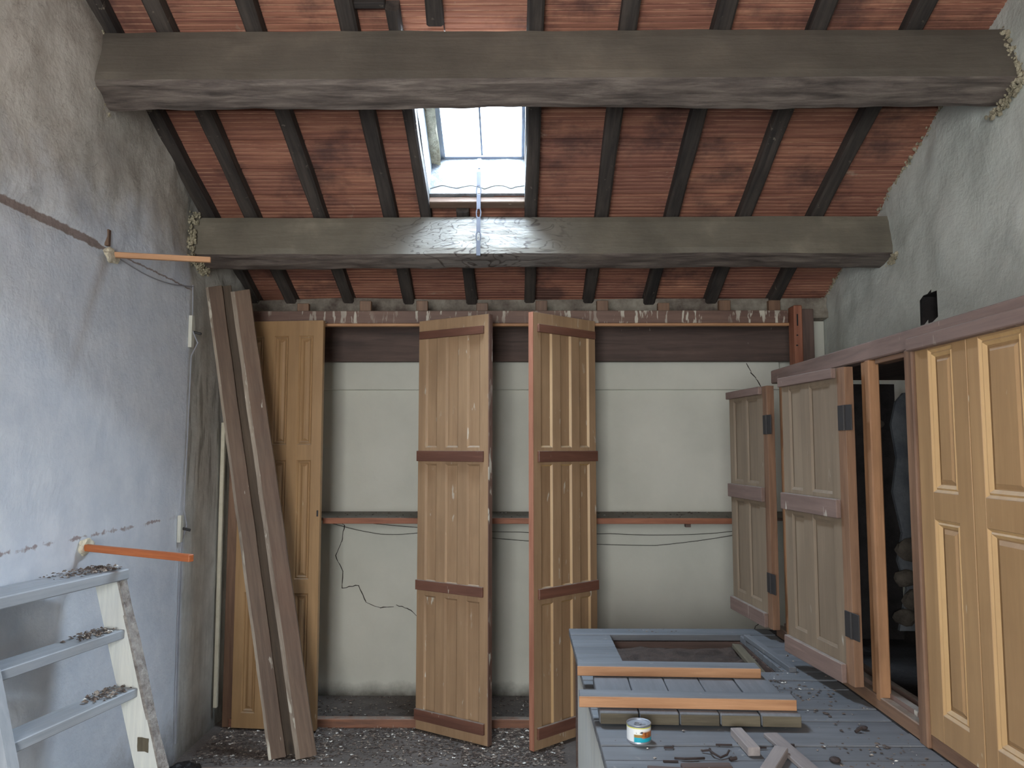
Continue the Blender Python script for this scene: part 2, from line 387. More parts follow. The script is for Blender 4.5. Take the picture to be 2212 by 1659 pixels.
# back wall behind the wardrobe, with the proud band at its head
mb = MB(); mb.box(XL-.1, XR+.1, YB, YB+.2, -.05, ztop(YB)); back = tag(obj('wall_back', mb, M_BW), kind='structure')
mb = MB(); mb.box(XL, 1.72, YB-.045, YB+.01, 1.975, 2.16, bev=.004); obj('plaster_band', mb, M_BW, back)
mb = MB(); mb.box(1.88, XR, YB-.10, YB+.01, 0, 2.42, bev=.004); obj('plaster_pier', mb, M_BW, back)
mb = MB(); mb.box(XL, XR, YB-.16, YB+.02, 2.415, 2.56); mb.subd(5).rough(.03, 9, 5); obj('eaves_plaster', mb, mat_plaster('eaves_patchwork', hexc(84,70,64), hexc(170,164,150), 5, 1), back)
mb = MB()
def ribbon(mb, pts, w, y):
    P_ = []
    for (x, z) in pts: P_.append(Vector((x, 0, z)))
    pr_ = None
    for i in range(len(P_)-1):
        a, b = P_[i], P_[i+1]; n = max(2, int((b-a).length/.02))
        for k in range(n+1):
            p = a.lerp(b, k/n); p += Vector((rnd.uniform(-.003,.003), 0, rnd.uniform(-.003,.003)))
            d = (b-a).normalized(); q = Vector((-d.z, 0, d.x)) * w * rnd.uniform(.5, 1.3)
            cur = [mb.bm.verts.new((p.x+q.x, y, p.z+q.z)), mb.bm.verts.new((p.x-q.x, y, p.z-q.z))]
            if pr_: mb.bm.faces.new([pr_[0], pr_[1], cur[1], cur[0]])
            pr_ = cur
ribbon(mb, [(-1.218,1.145),(-1.141,1.085),(-1.16,.98),(-1.198,.89),(-1.15,.79),(-1.149,.682),(-1.043,.70),(-.996,.593),(-.90,.555),(-.814,.564)], .0028, YB-.002)
obj('crack_or_shade_line', mb, M_CRACK, back)
mb = MB(); ribbon(mb, [(-.80,.575),(-.72,.55),(-.64,.49),(-.55,.42)], .0026, YB-.002); obj('crack_or_shade_line', mb, M_CRACK, back)
mb = MB(); ribbon(mb, [(1.50,2.15),(1.53,2.09),(1.56,2.05),(1.60,1.98)], .003, YB-.047); obj('crack_or_shade_line', mb, M_CRACK, back)
mb = MB(); ribbon(mb, [(1.62,.56),(1.57,.47),(1.53,.44),(1.51,.38)], .003, YB-.002); obj('crack_or_shade_line', mb, M_CRACK, back)
# rear wall with the window that lights the room
wx0, wx1, wz0, wz1 = -1.175, -.025, .80, 2.40
mb = MB(); mb.box(XL-.1, wx0, YN-.2, YN, -.05, 3.4); mb.box(wx1, XR+.1, YN-.2, YN, -.05, 3.4)
mb.box(wx0, wx1, YN-.2, YN, -.05, wz0); mb.box(wx0, wx1, YN-.2, YN, wz1, 3.4)
rear = tag(obj('wall_rear', mb, M_BW), kind='structure')
w2 = empty('window_2', (-.60, YN-.1, .8), kind='structure')
mb = MB()
for a, b in ((-.575,-.53),(-.02,.02),(.53,.575)): mb.box(a, b, -.03, .03, 0, 1.6)
for a, b in ((0,.06),(1.54,1.6)): mb.box(-.575, .575, -.03, .03, a, b)
obj('window_frame', mb, W_white('z'), w2)
# floor
mb = MB(); mb.box(XL-.1, XR+.1, 3.97, YB+.1, -.2, 0.0); mb.subd(4).rough(.004, 3)
mb.box(XL-.1, XR+.1, YN-.1, 3.97, -.2, -.05)
floor = tag(obj('floor', mb, M_FLOOR), kind='structure')
mb = MB(); mb.box(XL, .4, 3.93, 3.975, -.05, .004, bev=.003); tag(obj('trim_1', mb, W_frame('x')), kind='structure')

# roof
roof = empty('ceiling', (0, 3.5, 3.22), (-ROOF_A, 0, 0), kind='structure')
PIT = .2; S0 = .643
def tile_mesh(w, ribs=True):
    mb = MB(); h = PIT - .009; n = 7; pts = []
    if ribs:
        p = h/n
        for k in range(n):
            a = -h/2 + k*p; pts += [(a+p*.12, 0.0), (a+p*.78, 0.0), (a+p*.86, .006), (a+p*.98, .006)]
    else: pts = [(-h/2, 0), (h/2, 0)]
    pts += [(h/2, .028), (-h/2, .028)]
    mb.prism(pts, 'x', -w/2, w/2); return mb
RX = [-1.72, -1.485, -1.105, -.71, -.315, .072, .46, .85, 1.25, 1.65, 2.04]
protos = {}
for k in range(-10, 6):
    s0 = S0 + k*PIT
    for i in range(len(RX)-1):
        a, b = RX[i], RX[i+1]
        insky = -5 <= k < 0
        if insky and i == 4: continue
        if insky and i == 3: b = -.500
        for h_ in range(1):
            w = b - a - .006; key = (round(w, 3), i != 0)
            loc = ((a+b)/2, s0 + PIT/2, rnd.uniform(-.002, .002)); rot = (rnd.uniform(-.012,.012), rnd.uniform(-.006,.006), rnd.uniform(-.004,.004))
            if key not in protos:
                o = protos[key] = obj('clay_tile', tile_mesh(w, i != 0), M_TILE, roof, loc=loc); o.rotation_euler = rot
            else: dup(protos[key], roof, loc, rot)
# deck over the tiles, with the opening of the roof window, up to the ridge, then the other slope
mb = MB(); s_lo, s_hi = S0 - 5*PIT, S0
mb.box(XL-.2, XR+.2, -2.95, s_lo, .034, .09); mb.box(XL-.2, XR+.2, s_hi+.03, 1.9, .034, .09)
mb.box(XL-.2, -.505, s_lo, s_hi+.03, .034, .09); mb.box(.06, XR+.2, s_lo, s_hi+.03, .034, .09)
mb.box(XL-.2, XR+.2, -2.95, S0-10*PIT, .0, .034)
obj('roof_deck', mb, M_TILE, roof)
mb = MB(); mb.prism([(1.0,4.33),(YN-.3,3.2),(YN-.3,3.3),(1.0,4.43)], 'x', XL-.2, XR+.2); tag(obj('ceiling_rear', mb, M_TILE), kind='structure')

# rafters
def rafter(x, s0, s1, label, w=.072, seed=0, cat='rafter', group=None, depth=.07):
    e = roofp(x, s0, -.0)
    mb = MB(); n = max(4, int((s1-s0)/.12)); prev = None
    for i in range(n+1):
        s = (s1-s0)*i/n; dx = .010*nz(x*9, s, 1.3, seed); dw = .005*nz(x*7, s, 3, seed+3); dn = .005*nz(x, s, 4, seed+9)
        ring = [mb.bm.verts.new(q) for q in ((dx-w/2-dw, s, -.004), (dx+w/2+dw, s, -.004), (dx+w/2+dw, s, -depth+.010+dn), (dx+w/2-.010+dw, s, -depth+dn), (dx-w/2+.010-dw, s, -depth+dn), (dx-w/2-dw, s, -depth+.010+dn))]
        if prev:
            for k in range(6): mb.bm.faces.new([prev[k], prev[(k+1) % 6], ring[(k+1) % 6], ring[k]])
        else: mb.bm.faces.new(ring[::-1])
        prev = ring
    mb.bm.faces.new(prev)
    o = obj('rafter', mb, W_black('y')); o.location = e; o.rotation_euler = (-ROOF_A, 0, 0)
    return tag(o, label, cat, group)
rl = ['blackened rafter tight against the left wall', 'dark rafter second from the left wall', 'dark rafter third from the left wall',
      'patchy whitish-streaked rafter just left of the roof window trimmer', None, 'grey-brown rafter forming the right side of the roof window',
      'dark rafter first to the right of the roof window', 'dark rafter second to the right of the roof window',
      'dark rafter third to the right of the roof window', 'dark rafter nearest the right wall']
for i, x in enumerate(RX[:-1]):
    if i == 4: continue
    rafter(x, -2.8, 1.72, rl[i], seed=i*5)
rafter(-.345, -2.8, S0-5*PIT-.10, 'dark short rafter above the roof window, cut off behind the big beam', seed=30)
rafter(-.30, S0+.062, 1.72, 'dark cut rafter running from below the roof window to the wardrobe', seed=33)
rafter(-.515, -.53, .78, 'whitish-splashed trimmer along the left side of the roof window', w=.058, seed=37)
def roofblock(name, x0, x1, s0, s1, n0, n1, mat, label, cat):
    mb = MB(); mb.box(0, x1-x0, 0, s1-s0, n0, n1, bev=.004); o = obj(name, mb, mat); o.location = roofp(x0, s0, 0); o.rotation_euler = (-ROOF_A, 0, 0)
    return tag(o, label, cat)
roofblock('header_batten', -.487, .036, S0+.004, S0+.056, -.045, -.004, W_board('x'), 'brown batten across the lower edge of the roof window', 'batten')
roofblock('header_batten', -.674, -.544, -.545, -.515, -.04, -.004, W_black('x'), 'thin dark batten between rafters above the big beam, left of centre', 'batten')

# roof window
w1 = empty('window_1', roofp(-.225, S0, 0), (-ROOF_A, 0, 0), kind='structure')
def wbox(mb, x0, x1, s0, s1, n0, n1, **k): return mb.box(x0+.225, x1+.225, s0-S0, s1-S0, n0, n1, **k)
mb = MB(); wbox(mb, -.512, -.483, s_lo, S0+.06, .0, .30); mb.subd(5).rough(.005, 6, 2); obj('shaft_side', mb, M_SHAFT, w1)
mb = MB(); wbox(mb, .036, .07, s_lo, S0+.06, .0, .30); mb.subd(5).rough(.004, 6, 8); obj('shaft_side', mb, M_SHAFT, w1)
mb = MB(); wbox(mb, -.49, .04, S0-.004, S0+.05, .0, .275); mb.subd(9).rough(.010, 9, 3); obj('shaft_sill', mb, M_SHAFT, w1)
mb = MB(); wbox(mb, -.49, .04, s_lo-.05, s_lo, .03, .30); obj('shaft_head', mb, M_SHAFT, w1)
mb = MB()  # scalloped lower coat of plaster
prev = None
for k in range(27):
    x = -.482 + .516*k/26; hgt = .030 + .022*abs(math.sin(k*.42)) + .008*nz(x, 0, 20, 1)
    cur = [mb.bm.verts.new((x+.225, 0, -.003)), mb.bm.verts.new((x+.225, -.014, .0)), mb.bm.verts.new((x+.225, -.012, hgt)), mb.bm.verts.new((x+.225, 0.002, hgt+.004))]
    if prev:
        for q in range(3): mb.bm.faces.new([prev[q], prev[q+1], cur[q+1], cur[q]])
    prev = cur
obj('plaster_lip', mb, M_SHAFT, w1)
mb = MB(); mb.tube([(-.482+.516*k/40+.225, -.013, .034 + .022*abs(math.sin(.65*k*.42)) + .008*nz(-.482+.516*k/40, 0, 20, 1)) for k in range(41)], .0028, 5); obj('crack_or_shade_line', mb, M_CRACK, w1)  # dark wavy tube drawn in for the shading of the plaster lip
mb = MB(); wbox(mb, -.487, -.428, s_lo, S0-.01, .225, .285); mb.subd(7).rough(.020, 16, 4); obj('rough_plaster_ledge', mb, M_LUMP, w1)
mb = MB()
wbox(mb, -.435, -.408, s_lo, S0+.03, .262, .30); wbox(mb, .018, .038, s_lo, S0+.03, .262, .30); wbox(mb, -.435, .038, S0-.02, S0+.03, .262, .30); wbox(mb, -.435, .038, s_lo-.02, s_lo+.03, .262, .30)
obj('window_frame', mb, M_FRAMEMETAL, w1)
mb = MB(); wbox(mb, -.208, -.198, s_lo, S0, .275, .30); obj('glazing_bar', mb, M_FRAMEMETAL, w1)
tg = NT('clear_glass'); tr = tg.add('ShaderNodeBsdfTransparent', {0: (.97, .99, 1, 1)}); gl = tg.add('ShaderNodeBsdfGlossy', {'Roughness': .02}); ms = tg.add('ShaderNodeMixShader', {0: .05, 1: tr.outputs[0], 2: gl.outputs[0]})
tg.l.new(ms.outputs[0], tg.n['Material Output'].inputs[0]); M_GLASS = tg.m
for a, b in ((-.41, -.206), (-.200, .02)):
    mb = MB(); wbox(mb, a, b, s_lo, S0-.005, .286, .290); obj('pane', mb, M_GLASS, w1)

# purlins
def purlin(A, B, Cc, mat, label, seed):
    A, B, Cc = [Vector((0,)+p) for p in (A, B, Cc)]; D = A + (Cc - B)
    base = Vector((XL-.12, B.y, B.z)); mb = MB(); n = 110; prev = None; L = XR - XL + .24
    per = 6
    for i in range(n+1):
        x = L*i/n; ring = []
        cs = [A, B, Cc, D]
        for e in range(4):
            a, b = cs[e], cs[(e+1) % 4]
            for k in range(per):
                t = k/per; p = a.lerp(b, t)
                cen = (A+B+Cc+D)/4; out = (p-cen).normalized(); amp = .006 if e in (0,) else .013
                if e == 0 and 0 < k: amp = .004
                d = amp*noise.noise(Vector((x*1.3, p.y*3+seed, p.z*3))) + amp*.6*noise.noise(Vector((x*7, p.y*20+seed, p.z*20)))
                if k == 0: d -= .008
                p = p + out*d; ring.append(mb.bm.verts.new((x, p.y-base.y, p.z-base.z)))
        m = len(ring)
        if prev:
            for k in range(m): mb.bm.faces.new([prev[k], prev[(k+1) % m], ring[(k+1) % m], ring[k]])
        else: mb.bm.faces.new(ring[::-1])
        prev = ring
    mb.bm.faces.new(prev)
    o = obj('roof_beam', mb, mat, smooth=False, loc=base); return tag(o, label, 'beam')
purlin((3.055,3.325), (2.95,3.06), (3.105,2.998), M_B1, 'heavy dark timber beam crossing above the roof window, nearest the viewer', 1)
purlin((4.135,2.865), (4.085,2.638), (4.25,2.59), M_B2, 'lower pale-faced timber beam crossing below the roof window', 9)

# crumbled plaster round beam ends and along the eaves
def lumps(name, path, n, r, seed, parent, spread=.02):
    mb = MB(); R = random.Random(seed)
    for i in range(n):
        t = R.random()*(len(path)-1); k = int(t); p = Vector(path[k]).lerp(Vector(path[k+1]), t-k)
        p += Vector([R.uniform(-spread, spread) for _ in range(3)]); rr = r*R.uniform(.35, 1.2)
        g = bmesh.ops.create_icosphere(mb.bm, subdivisions=1, radius=rr)
        for v in g['verts']: v.co = Vector((v.co.x*.7, v.co.y, v.co.z)) * (1+1.1*noise.noise(v.co*90+Vector((i,0,0)))) + p
    o = obj(name, mb, M_LUMP, parent); o['kind'] = 'stuff'; return o
lumps('crumbled_plaster', [(XL+.005,2.3,ztop(2.3)-.03),(XL+.005,3.0,ztop(3.0)-.03)], 90, .015, 1, left)
lumps('crumbled_plaster', [(XL+.005,3.35,ztop(3.35)-.05),(XL+.0,4.0,ztop(4.0)-.05)], 190, .011, 2, left)
lumps('crumbled_plaster', [(XL+.01,3.07,3.32),(XL+.03,2.945,3.05),(XL+.02,3.1,2.98)], 170, .010, 3, left, .018)
lumps('crumbled_plaster', [(XL-.02,4.10,2.87),(XL-.02,4.05,2.62),(XL+.0,4.24,2.57)], 230, .010, 4, left, .022)
lumps('crumbled_plaster', [(XL+.01,4.5,ztop(4.5)-.05),(XL+.01,5.05,ztop(5.05)-.06)], 150, .013, 5, left, .03)
lumps('crumbled_plaster', [(XR,3.07,3.32),(XR-.01,2.945,3.05),(XR-.02,3.12,2.97)], 230, .011, 6, right, .02)
lumps('crumbled_plaster', [(XR+.02,4.04,2.62),(XR+.0,4.10,2.58)], 60, .011, 7, right, .015)
lumps('crumbled_plaster', [(XR-.002,3.4,ztop(3.4)-.03),(XR,5.0,ztop(5.0)-.03)], 170, .009, 8, right, .010)

# ------------------------------------------------------------------ panelled doors
def ring_frame(mb, w, h, t, cols, rows):
    """stiles and rails between the panel openings; x 0..w, z 0..h, y -t/2..t/2"""
    xs = [0] + [v for c in cols for v in c] + [w]; zs = [0] + [v for r in rows for v in r] + [h]
    for i in range(0, len(xs), 2): mb.box(xs[i], xs[i+1], -t/2, t/2, 0, h, bev=.0015)
    for j in range(0, len(zs), 2):
        for (a, b) in cols: mb.box(a-.002, b+.002, -t/2+.0006, t/2-.0006, zs[j], zs[j+1], bev=.0012)
def make_door(parent, w, h, t, cols, rows, loc, rotz, mat, mm, side=-1, battens=(), bat_mat=None, moulded=True, edge=None, deep=.3):
    """side -1: the detailed face looks to local -y"""
    mb = MB(); ring_frame(mb, w, h, t, cols, rows)
    d = obj('door', mb, mat, parent, loc=loc); d.rotation_euler = (0, 0, rotz)
    f = side*t/2
    def yb(a, b): return (min(a, b), max(a, b))
    for (a, b) in cols:
        for (c, e) in rows:
            p = MB(); y0, y1 = yb(f*(deep-.15), f*-.25); p.box(a-.004, b+.004, y0, y1, c-.004, e+.004)
            g = .024 if moulded else .006
            if moulded and b-a > 2.6*g:   # raised field
                o1 = [(a+g, f*.15, c+g), (b-g, f*.15, c+g), (b-g, f*.15, e-g), (a+g, f*.15, e-g)]; q = g + (.012 if moulded else .003)
                o2 = [(a+q, f*.6, c+q), (b-q, f*.6, c+q), (b-q, f*.6, e-q), (a+q, f*.6, e-q)]
                V1 = [p.bm.verts.new(v) for v in o1]; V2 = [p.bm.verts.new(v) for v in o2]
                p.bm.faces.new(V2)
                for k in range(4): p.bm.faces.new([V1[k], V1[(k+1) % 4], V2[(k+1) % 4], V2[k]])
            obj('panel', p, mat, d)
            # moulding round the opening: sloping fillets
            q = MB(); mw = .021 if moulded else .009
            prof = [(0, .94), (.007, .52), (.012, .80), (mw, deep)] if moulded else [(0, .94), (mw, deep)]
            loops = [[q.bm.verts.new((x, f*dp, z)) for x, z in ((a+o_, c+o_), (b-o_, c+o_), (b-o_, e-o_), (a+o_, e-o_))] for o_, dp in prof + [(0, deep)]]
            for li in range(len(loops)):
                A_, B_ = loops[li], loops[(li+1) % len(loops)]
                for k in range(4): n_ = (k+1) % 4; q.bm.faces.new([A_[k], A_[n_], B_[n_], B_[k]])
            obj('moulding', q, mm, d)
    for (z0, z1, x0, x1) in battens:
        p = MB(); y0, y1 = yb(f, f*1.0 + side*.016); p.box(x0, x1, y0, y1, z0, z1, bev=.002); obj('batten', p, bat_mat, d)
    if edge is not None:
        xe, em = edge; p = MB(); p.box(xe-.003, xe+.003, -t/2-.0015, t/2+.0015, 0, h, bev=.001); tag(obj('edge_strip', p, em, d))
    return d

# --- big wardrobe against the back wall
WY = 4.55
wr = empty('wardrobe', (0, WY, 0), label='built-in wardrobe along the back wall, brown frame and three tall panelled doors', cat='wardrobe')
def L(mb, x0, x1, y0, y1, z0, z1, **k): return mb.box(x0, x1, y0-WY, y1-WY, z0, z1, **k)
mb = MB(); L(mb, -1.66, 1.61, WY, WY+.045, 2.335, 2.412, bev=.003); obj('top_rail', mb, W_framesplat('x'), wr)
mb = MB(); L(mb, -1.62, 1.61, WY-.010, WY+.03, 2.318, 2.334, bev=.002); tag(obj('rail_bead', mb, W_orange('x'), wr), 'thin bare pine bead')
mb = MB(); L(mb, -1.70, -1.635, WY-.02, WY+.05, 0, 2.40, bev=.003); obj('post', mb, W_frame('z'), wr)
mb = MB(); L(mb, 1.625, 1.675, WY-.05, WY+.05, 0, 2.435, bev=.006); tag(obj('post', mb, wood('post_pine', hexc(130,78,58), hexc(168,112,86), 'z', dust=.5), wr), 'lighter bare post with slots')
for a_, b_, c_, d_ in ((1.640, 1.648, 2.31, 2.38), (1.636, 1.646, 2.25, 2.258), (1.632, 1.644, 2.19, 2.198)):
    mb = MB(); L(mb, a_, b_, WY-.0515, WY-.045, c_, d_); obj('mortise', mb, M_BLACK, wr)
mb = MB(); L(mb, 1.675, 1.76, WY+.0, WY+.04, 0, 2.42, bev=.003); obj('side_board', mb, W_dark('z'), wr)
mb = MB(); L(mb, XL+.0, 1.86, YB-.13, YB-.09, 2.152, 2.415, bev=.003); obj('lintel_board', mb, W_dark('x'), wr)
mb = MB(); L(mb, -1.66, 1.62, WY-.03, WY+.02, -.0, .052, bev=.004); tag(obj('sill', mb, wood('worn_sill', hexc(92,66,54), hexc(150,100,74), 'x', splat=.7, dust=.8), wr), 'worn sill with orange patches')
mb = MB(); L(mb, -1.17, 1.36, 4.63, 4.655, 1.142, 1.176, bev=.002); tag(obj('shelf_edge', mb, wood('shelf_pine', hexc(120,70,48), hexc(164,106,76), 'x', dust=.5), wr), 'reddish pine front edge of shelf')
mb = MB(); L(mb, -1.3, 1.75, 4.655, YB-.002, 1.158, 1.176); tag(obj('shelf', mb, wood('dusty_shelf', hexc(84,74,66), hexc(110,100,90), 'x', dust=1.0, dustc=hexc(112,108,98)), wr))
for x in (-.28, 1.0):
    mb = MB(); L(mb, x, x+.03, 4.66, 4.70, 1.12, 1.158); obj('shelf_bracket', mb, W_dark('z'), wr)
for i, x in enumerate((-1.31, -.93, -.585, -.22, .14, .51, .88, 1.25, 1.55)):
    mb = MB(); L(mb, x-.035, x+.035, WY+.06, WY+.10, 2.395, 2.395+(.09 if i % 3 else .075), bev=.003); obj('spacer_block', mb, W_frame('z'), wr)
mb = MB(); L(mb, -1.66, 1.66, WY+.05, WY+.11, 2.35, 2.395); obj('rear_rail', mb, W_dark('x'), wr)
# wardrobe doors
DH = 2.325; DW = .495; rows = [(.085, .745), (.825, 1.49), (1.585, 2.225)]
cols = [(.055, .135), (.20, .285), (.35, .435)]
BT = [(2.215, 2.26, .012, DW-.03), (1.505, 1.565, .0, DW-.03), (.775, .83, .0, DW-.03), (.055, .115, .0, DW-.02)]
d1 = make_door(wr, DW, DH, .032, cols, [(.085,.755),(.835,1.51),(1.60,2.235)], (-1.63, -.045, .012), -.10, W_tan('z'), W_tan('z'))
tag(d1, 'nearly closed tan panelled door at left, three columns of panels')
k = MB(); k.box(DW-.018, DW-.008, -.019, -.014, 1.19, 1.225); obj('latch', k, M_IRON, d1)
a2 = math.atan2(4.236-4.50, -.15+.576)
d2 = make_door(wr, DW, DH, .032, cols, rows, (-.576, -.05, .012), a2, W_tan2('z'), W_tan2('z'), battens=BT, bat_mat=W_red('x'), moulded=False, edge=(DW, W_framesplat('z')))
tag(d2, 'middle door standing ajar, four brown cross battens and white splashes')
a3 = math.atan2(4.17-4.50, .065-.44)
d3 = make_door(wr, DW, DH, .032, cols, rows, (.44, -.05, .012), a3, W_tan2('z'), W_moulding('z'), side=1, battens=BT, bat_mat=W_red('x'), moulded=False, edge=(DW, wood('pink_edge', hexc(150,96,76), hexc(188,134,108), 'z', dust=.4)))
tag(d3, 'right-hand door standing wide open, shaded face with mouldings tinted as if lit')

# --- cupboard along the right side on the platform
CX = 1.15; PZ = .76; M_PP = wood('aged_pine_post', hexc(120,86,58), hexc(168,124,88), 'z', rough=.6)
cb = empty('cupboard', (CX, 2.5, PZ), label='low cupboard along the right wall on the grey platform, plum frame, doors folded back', cat='cupboard')
def Lc(mb, x0, x1, y0, y1, z0, z1, **k): return mb.box(x0-CX, x1-CX, y0-2.5, y1-2.5, z0-PZ, z1-PZ, **k)
mb = MB(); Lc(mb, CX, CX+.05, 1.2, 3.50, 1.885, 1.945, bev=.004); obj('top_rail', mb, W_purple('y'), cb)
mb = MB(); Lc(mb, CX-.028, CX, 1.2, 2.225, 1.875, 1.912, bev=.003); obj('overlay_strip', mb, W_purple('y'), cb)
mb = MB(); Lc(mb, CX+.01, CX+.05, 2.28, 2.50, 1.868, 1.885, bev=.002); obj('head_fillet', mb, W_frame('y'), cb)
for (a, b, m_) in ((3.355, 3.42, M_PP), (2.525, 2.60, M_PP)):
    mb = MB(); Lc(mb, CX, CX+.036, a, (a+b)/2-.004, PZ+.03, 1.885, bev=.004); Lc(mb, CX+.008, CX+.036, (a+b)/2-.004, b, PZ+.03, 1.885, bev=.003); obj('post', mb, m_, cb)
mb = MB(); Lc(mb, CX-.010, CX+.036, 2.228, 2.274, PZ, 1.885, bev=.004); obj('post', mb, W_frame('z'), cb)
mb = MB(); Lc(mb, CX+.0005, CX+.03, 1.2, 3.52, PZ+.0005, .805, bev=.003); obj('sill', mb, W_frame('y'), cb)
mb = MB(); Lc(mb, CX+.03, CX+.055, 1.2, 3.50, PZ, .818); Lc(mb, CX+.055, CX+.085, 1.2, 3.50, PZ, .800); Lc(mb, CX+.085, CX+.105, 1.2, 3.50, PZ, .815); tag(obj('sill_track', mb, W_purple('y'), cb), 'dusty grooved sill track')
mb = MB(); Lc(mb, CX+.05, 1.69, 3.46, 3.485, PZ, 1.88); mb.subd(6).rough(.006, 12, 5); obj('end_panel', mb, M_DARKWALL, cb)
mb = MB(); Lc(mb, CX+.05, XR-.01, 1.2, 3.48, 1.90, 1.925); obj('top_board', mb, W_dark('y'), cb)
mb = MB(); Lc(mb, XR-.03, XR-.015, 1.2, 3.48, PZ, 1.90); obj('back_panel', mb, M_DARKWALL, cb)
mb = MB(); Lc(mb, CX+.11, XR-.03, 3.26, 3.275, PZ+.02, 1.88); mb.bm.free(); mb = MB(); Lc(mb, CX+.05, CX+.075, 3.22, 3.30, PZ+.02, 1.88, bev=.002); obj('inner_board', mb, wood('inner_board', hexc(64,38,30), hexc(104,66,50), 'z'), cb)
# broken plastered partition at the far end of the cupboard
pt = MB(); pts = [(1.66, .80), (1.70, .98), (1.665, 1.1), (1.69, 1.22), (1.655, 1.4), (1.68, 1.55), (1.66, 1.70), (1.685, 1.80), (1.72, 1.84), (1.97, 1.84), (1.97, .80)]
pt.prism([(x-CX, z-PZ) for x, z in pts], 'y', 3.44-2.5, 3.459-2.5); tag(obj('plaster_patch', pt, M_PATCH, cb), 'bluish grey broken plaster inside')
for i, (x, z, r) in enumerate(((1.72, 1.15, .07), (1.69, 1.03, .05), (1.74, .93, .07), (1.80, 1.02, .06), (1.68, .86, .05), (1.60, 1.70, .025))):
    mb = MB(); bmesh.ops.create_icosphere(mb.bm, subdivisions=2, radius=r)
    for v in mb.bm.verts: v.co = Vector((v.co.x, v.co.y*.4, v.co.z*.75)) * (1+.35*noise.noise(v.co*18+Vector((i*3,0,0)))) + Vector((x-CX, 3.435-2.5-.01, z-PZ))
    obj('broken_brick', mb, mat_plaster('rubble', hexc(66,60,54), hexc(112,104,94), 12) if i == 0 else bpy.data.materials['rubble'], cb)
# folded-back doors (hinge on the near side, lying back towards the far wall)
CH = 1.065
def cup_door(hy, fx, fy, cols, h, z, w, label):
    ang = math.atan2(fy-hy, fx-(CX-.02))
    bt = [(h-.035, h, 0, w-.05), (h*.515, h*.575, 0, w-.045), (.0, .062, 0, w-.045)]
    d = make_door(cb, w, h, .03, [(w-b, w-a) for a, b in cols][::-1], [(.10, h*.50), (h*.59, h-.05)], (-.035, hy-2.5, z-PZ), ang, W_cup('z'), W_cup('z'), side=1, moulded=False, deep=.62)
    for (z0, z1, x0, x1) in bt:
        p = MB(); p.box(w-x1, w, .015, .033, z0, z1, bev=.002); obj('batten', p, W_purple('x'), d)
    p = MB(); p.box(-.003, .045, -.0162, .0162, 0, h, bev=.001); tag(obj('hinge_stile', p, W_frame('z'), d), 'bare brown hinge stile')
    for zz in (.155, h-.215) if h < 1.2 else ():
        p = MB(); p.box(.0, .040, .016, .020, zz, zz+.085, bev=.001); p.box(-.045, -.004, .016, .020, zz, zz+.085, bev=.001); p.tube([(-.002, .021, zz), (-.002, .021, zz+.085)], .005, 8); obj('hinge', p, M_IRON, d)
    return tag(d, label)
cup_door(3.41, 1.085, 3.86, [(.06,.16),(.22,.34)], 1.06, .81, .45, 'far cupboard door folded back, two brown battens')
cup_door(2.60, 1.075, 3.055, [(.06,.15),(.22,.36)], 1.055, .815, .46, 'middle cupboard door folded back, in duller greyish paint')
# closed near doors with mouldings
near = [(2.226, 1.972, [(.070, .190)]), (1.968, 1.48, [(.050, .215), (.275, .44)]), (1.476, 1.22, [(.05, .20)])]
for i, (ya, yb_, cc) in enumerate(near):
    w = ya - yb_
    d = make_door(cb, w, 1.082, .03, cc, [(.075, .60), (.675, 1.07)], (.014, ya-2.5, .80-PZ), -PI/2, W_tan('z'), W_moulding('z'))
    tag(d, ('narrow closed tan leaf with tall mouldings beside the dark opening', 'wide closed tan leaf at the right edge', 'closed tan leaf nearest the viewer')[i])

# ------------------------------------------------------------------ grey platform
pf = empty('platform', (.70, 2.4, 0), label='raised platform of grey painted planks with a rectangular hatch hole', cat='platform')
def Lp(mb, x0, x1, y0, y1, z0, z1, **k): return mb.box(x0-.70, x1-.70, y0-2.4, y1-2.4, z0, z1, **k)
ye = 3.645; edges = [3.645, 3.53, 3.447, 3.33, 3.213, 3.104, 2.96]
y = 2.96
while y > 1.2: y -= .102; edges.append(y)
for i in range(len(edges)-1):
    a, b = edges[i+1]+.0028, edges[i]-.0028; inh = b < 3.54 and a > 2.95
    dz = rnd.uniform(-.0025, .0015)
    spans = [(.232, .41), (.99, CX+.0)] if inh else [(.232, CX+.0)]
    for (p, q) in spans:
        mb = MB(); Lp(mb, p, q, a, b, PZ-.028+dz, PZ+dz, bev=.0022); obj('plank', mb, W_grey('x'), pf)
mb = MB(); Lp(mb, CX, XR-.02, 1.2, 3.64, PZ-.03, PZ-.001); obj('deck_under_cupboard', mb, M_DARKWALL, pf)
mb = MB(); Lp(mb, .252, .268, 1.2, 3.38, .0, PZ-.029); tag(obj('side_panel', mb, W_white('z'), pf), 'pale painted side panel')
mb = MB(); Lp(mb, .26, XR-.02, 3.60, 3.62, .0, PZ-.029); obj('back_panel', mb, W_dark('x'), pf)
mb = MB(); Lp(mb, .40, .412, 2.95, 3.54, .45, PZ-.03); Lp(mb, .40, 1.0, 3.53, 3.542, .45, PZ-.03); Lp(mb, .988, 1.0, 2.95, 3.54, .45, PZ-.03); Lp(mb, .40, 1.0, 2.945, 2.957, .45, PZ-.03)
obj('hatch_lining', mb, W_dark('x'), pf)
mb = MB(); Lp(mb, .412, .988, 2.957, 3.53, .66, .70); mb.subd(12)
for v in mb.bm.verts: v.co.z += .015*noise.noise(v.co*9) + .015*noise.noise(v.co*30)
obj('hatch_rubble', mb, mat_plaster('hatch_dirt', hexc(46,38,34), hexc(84,70,62), 16, 1), pf)
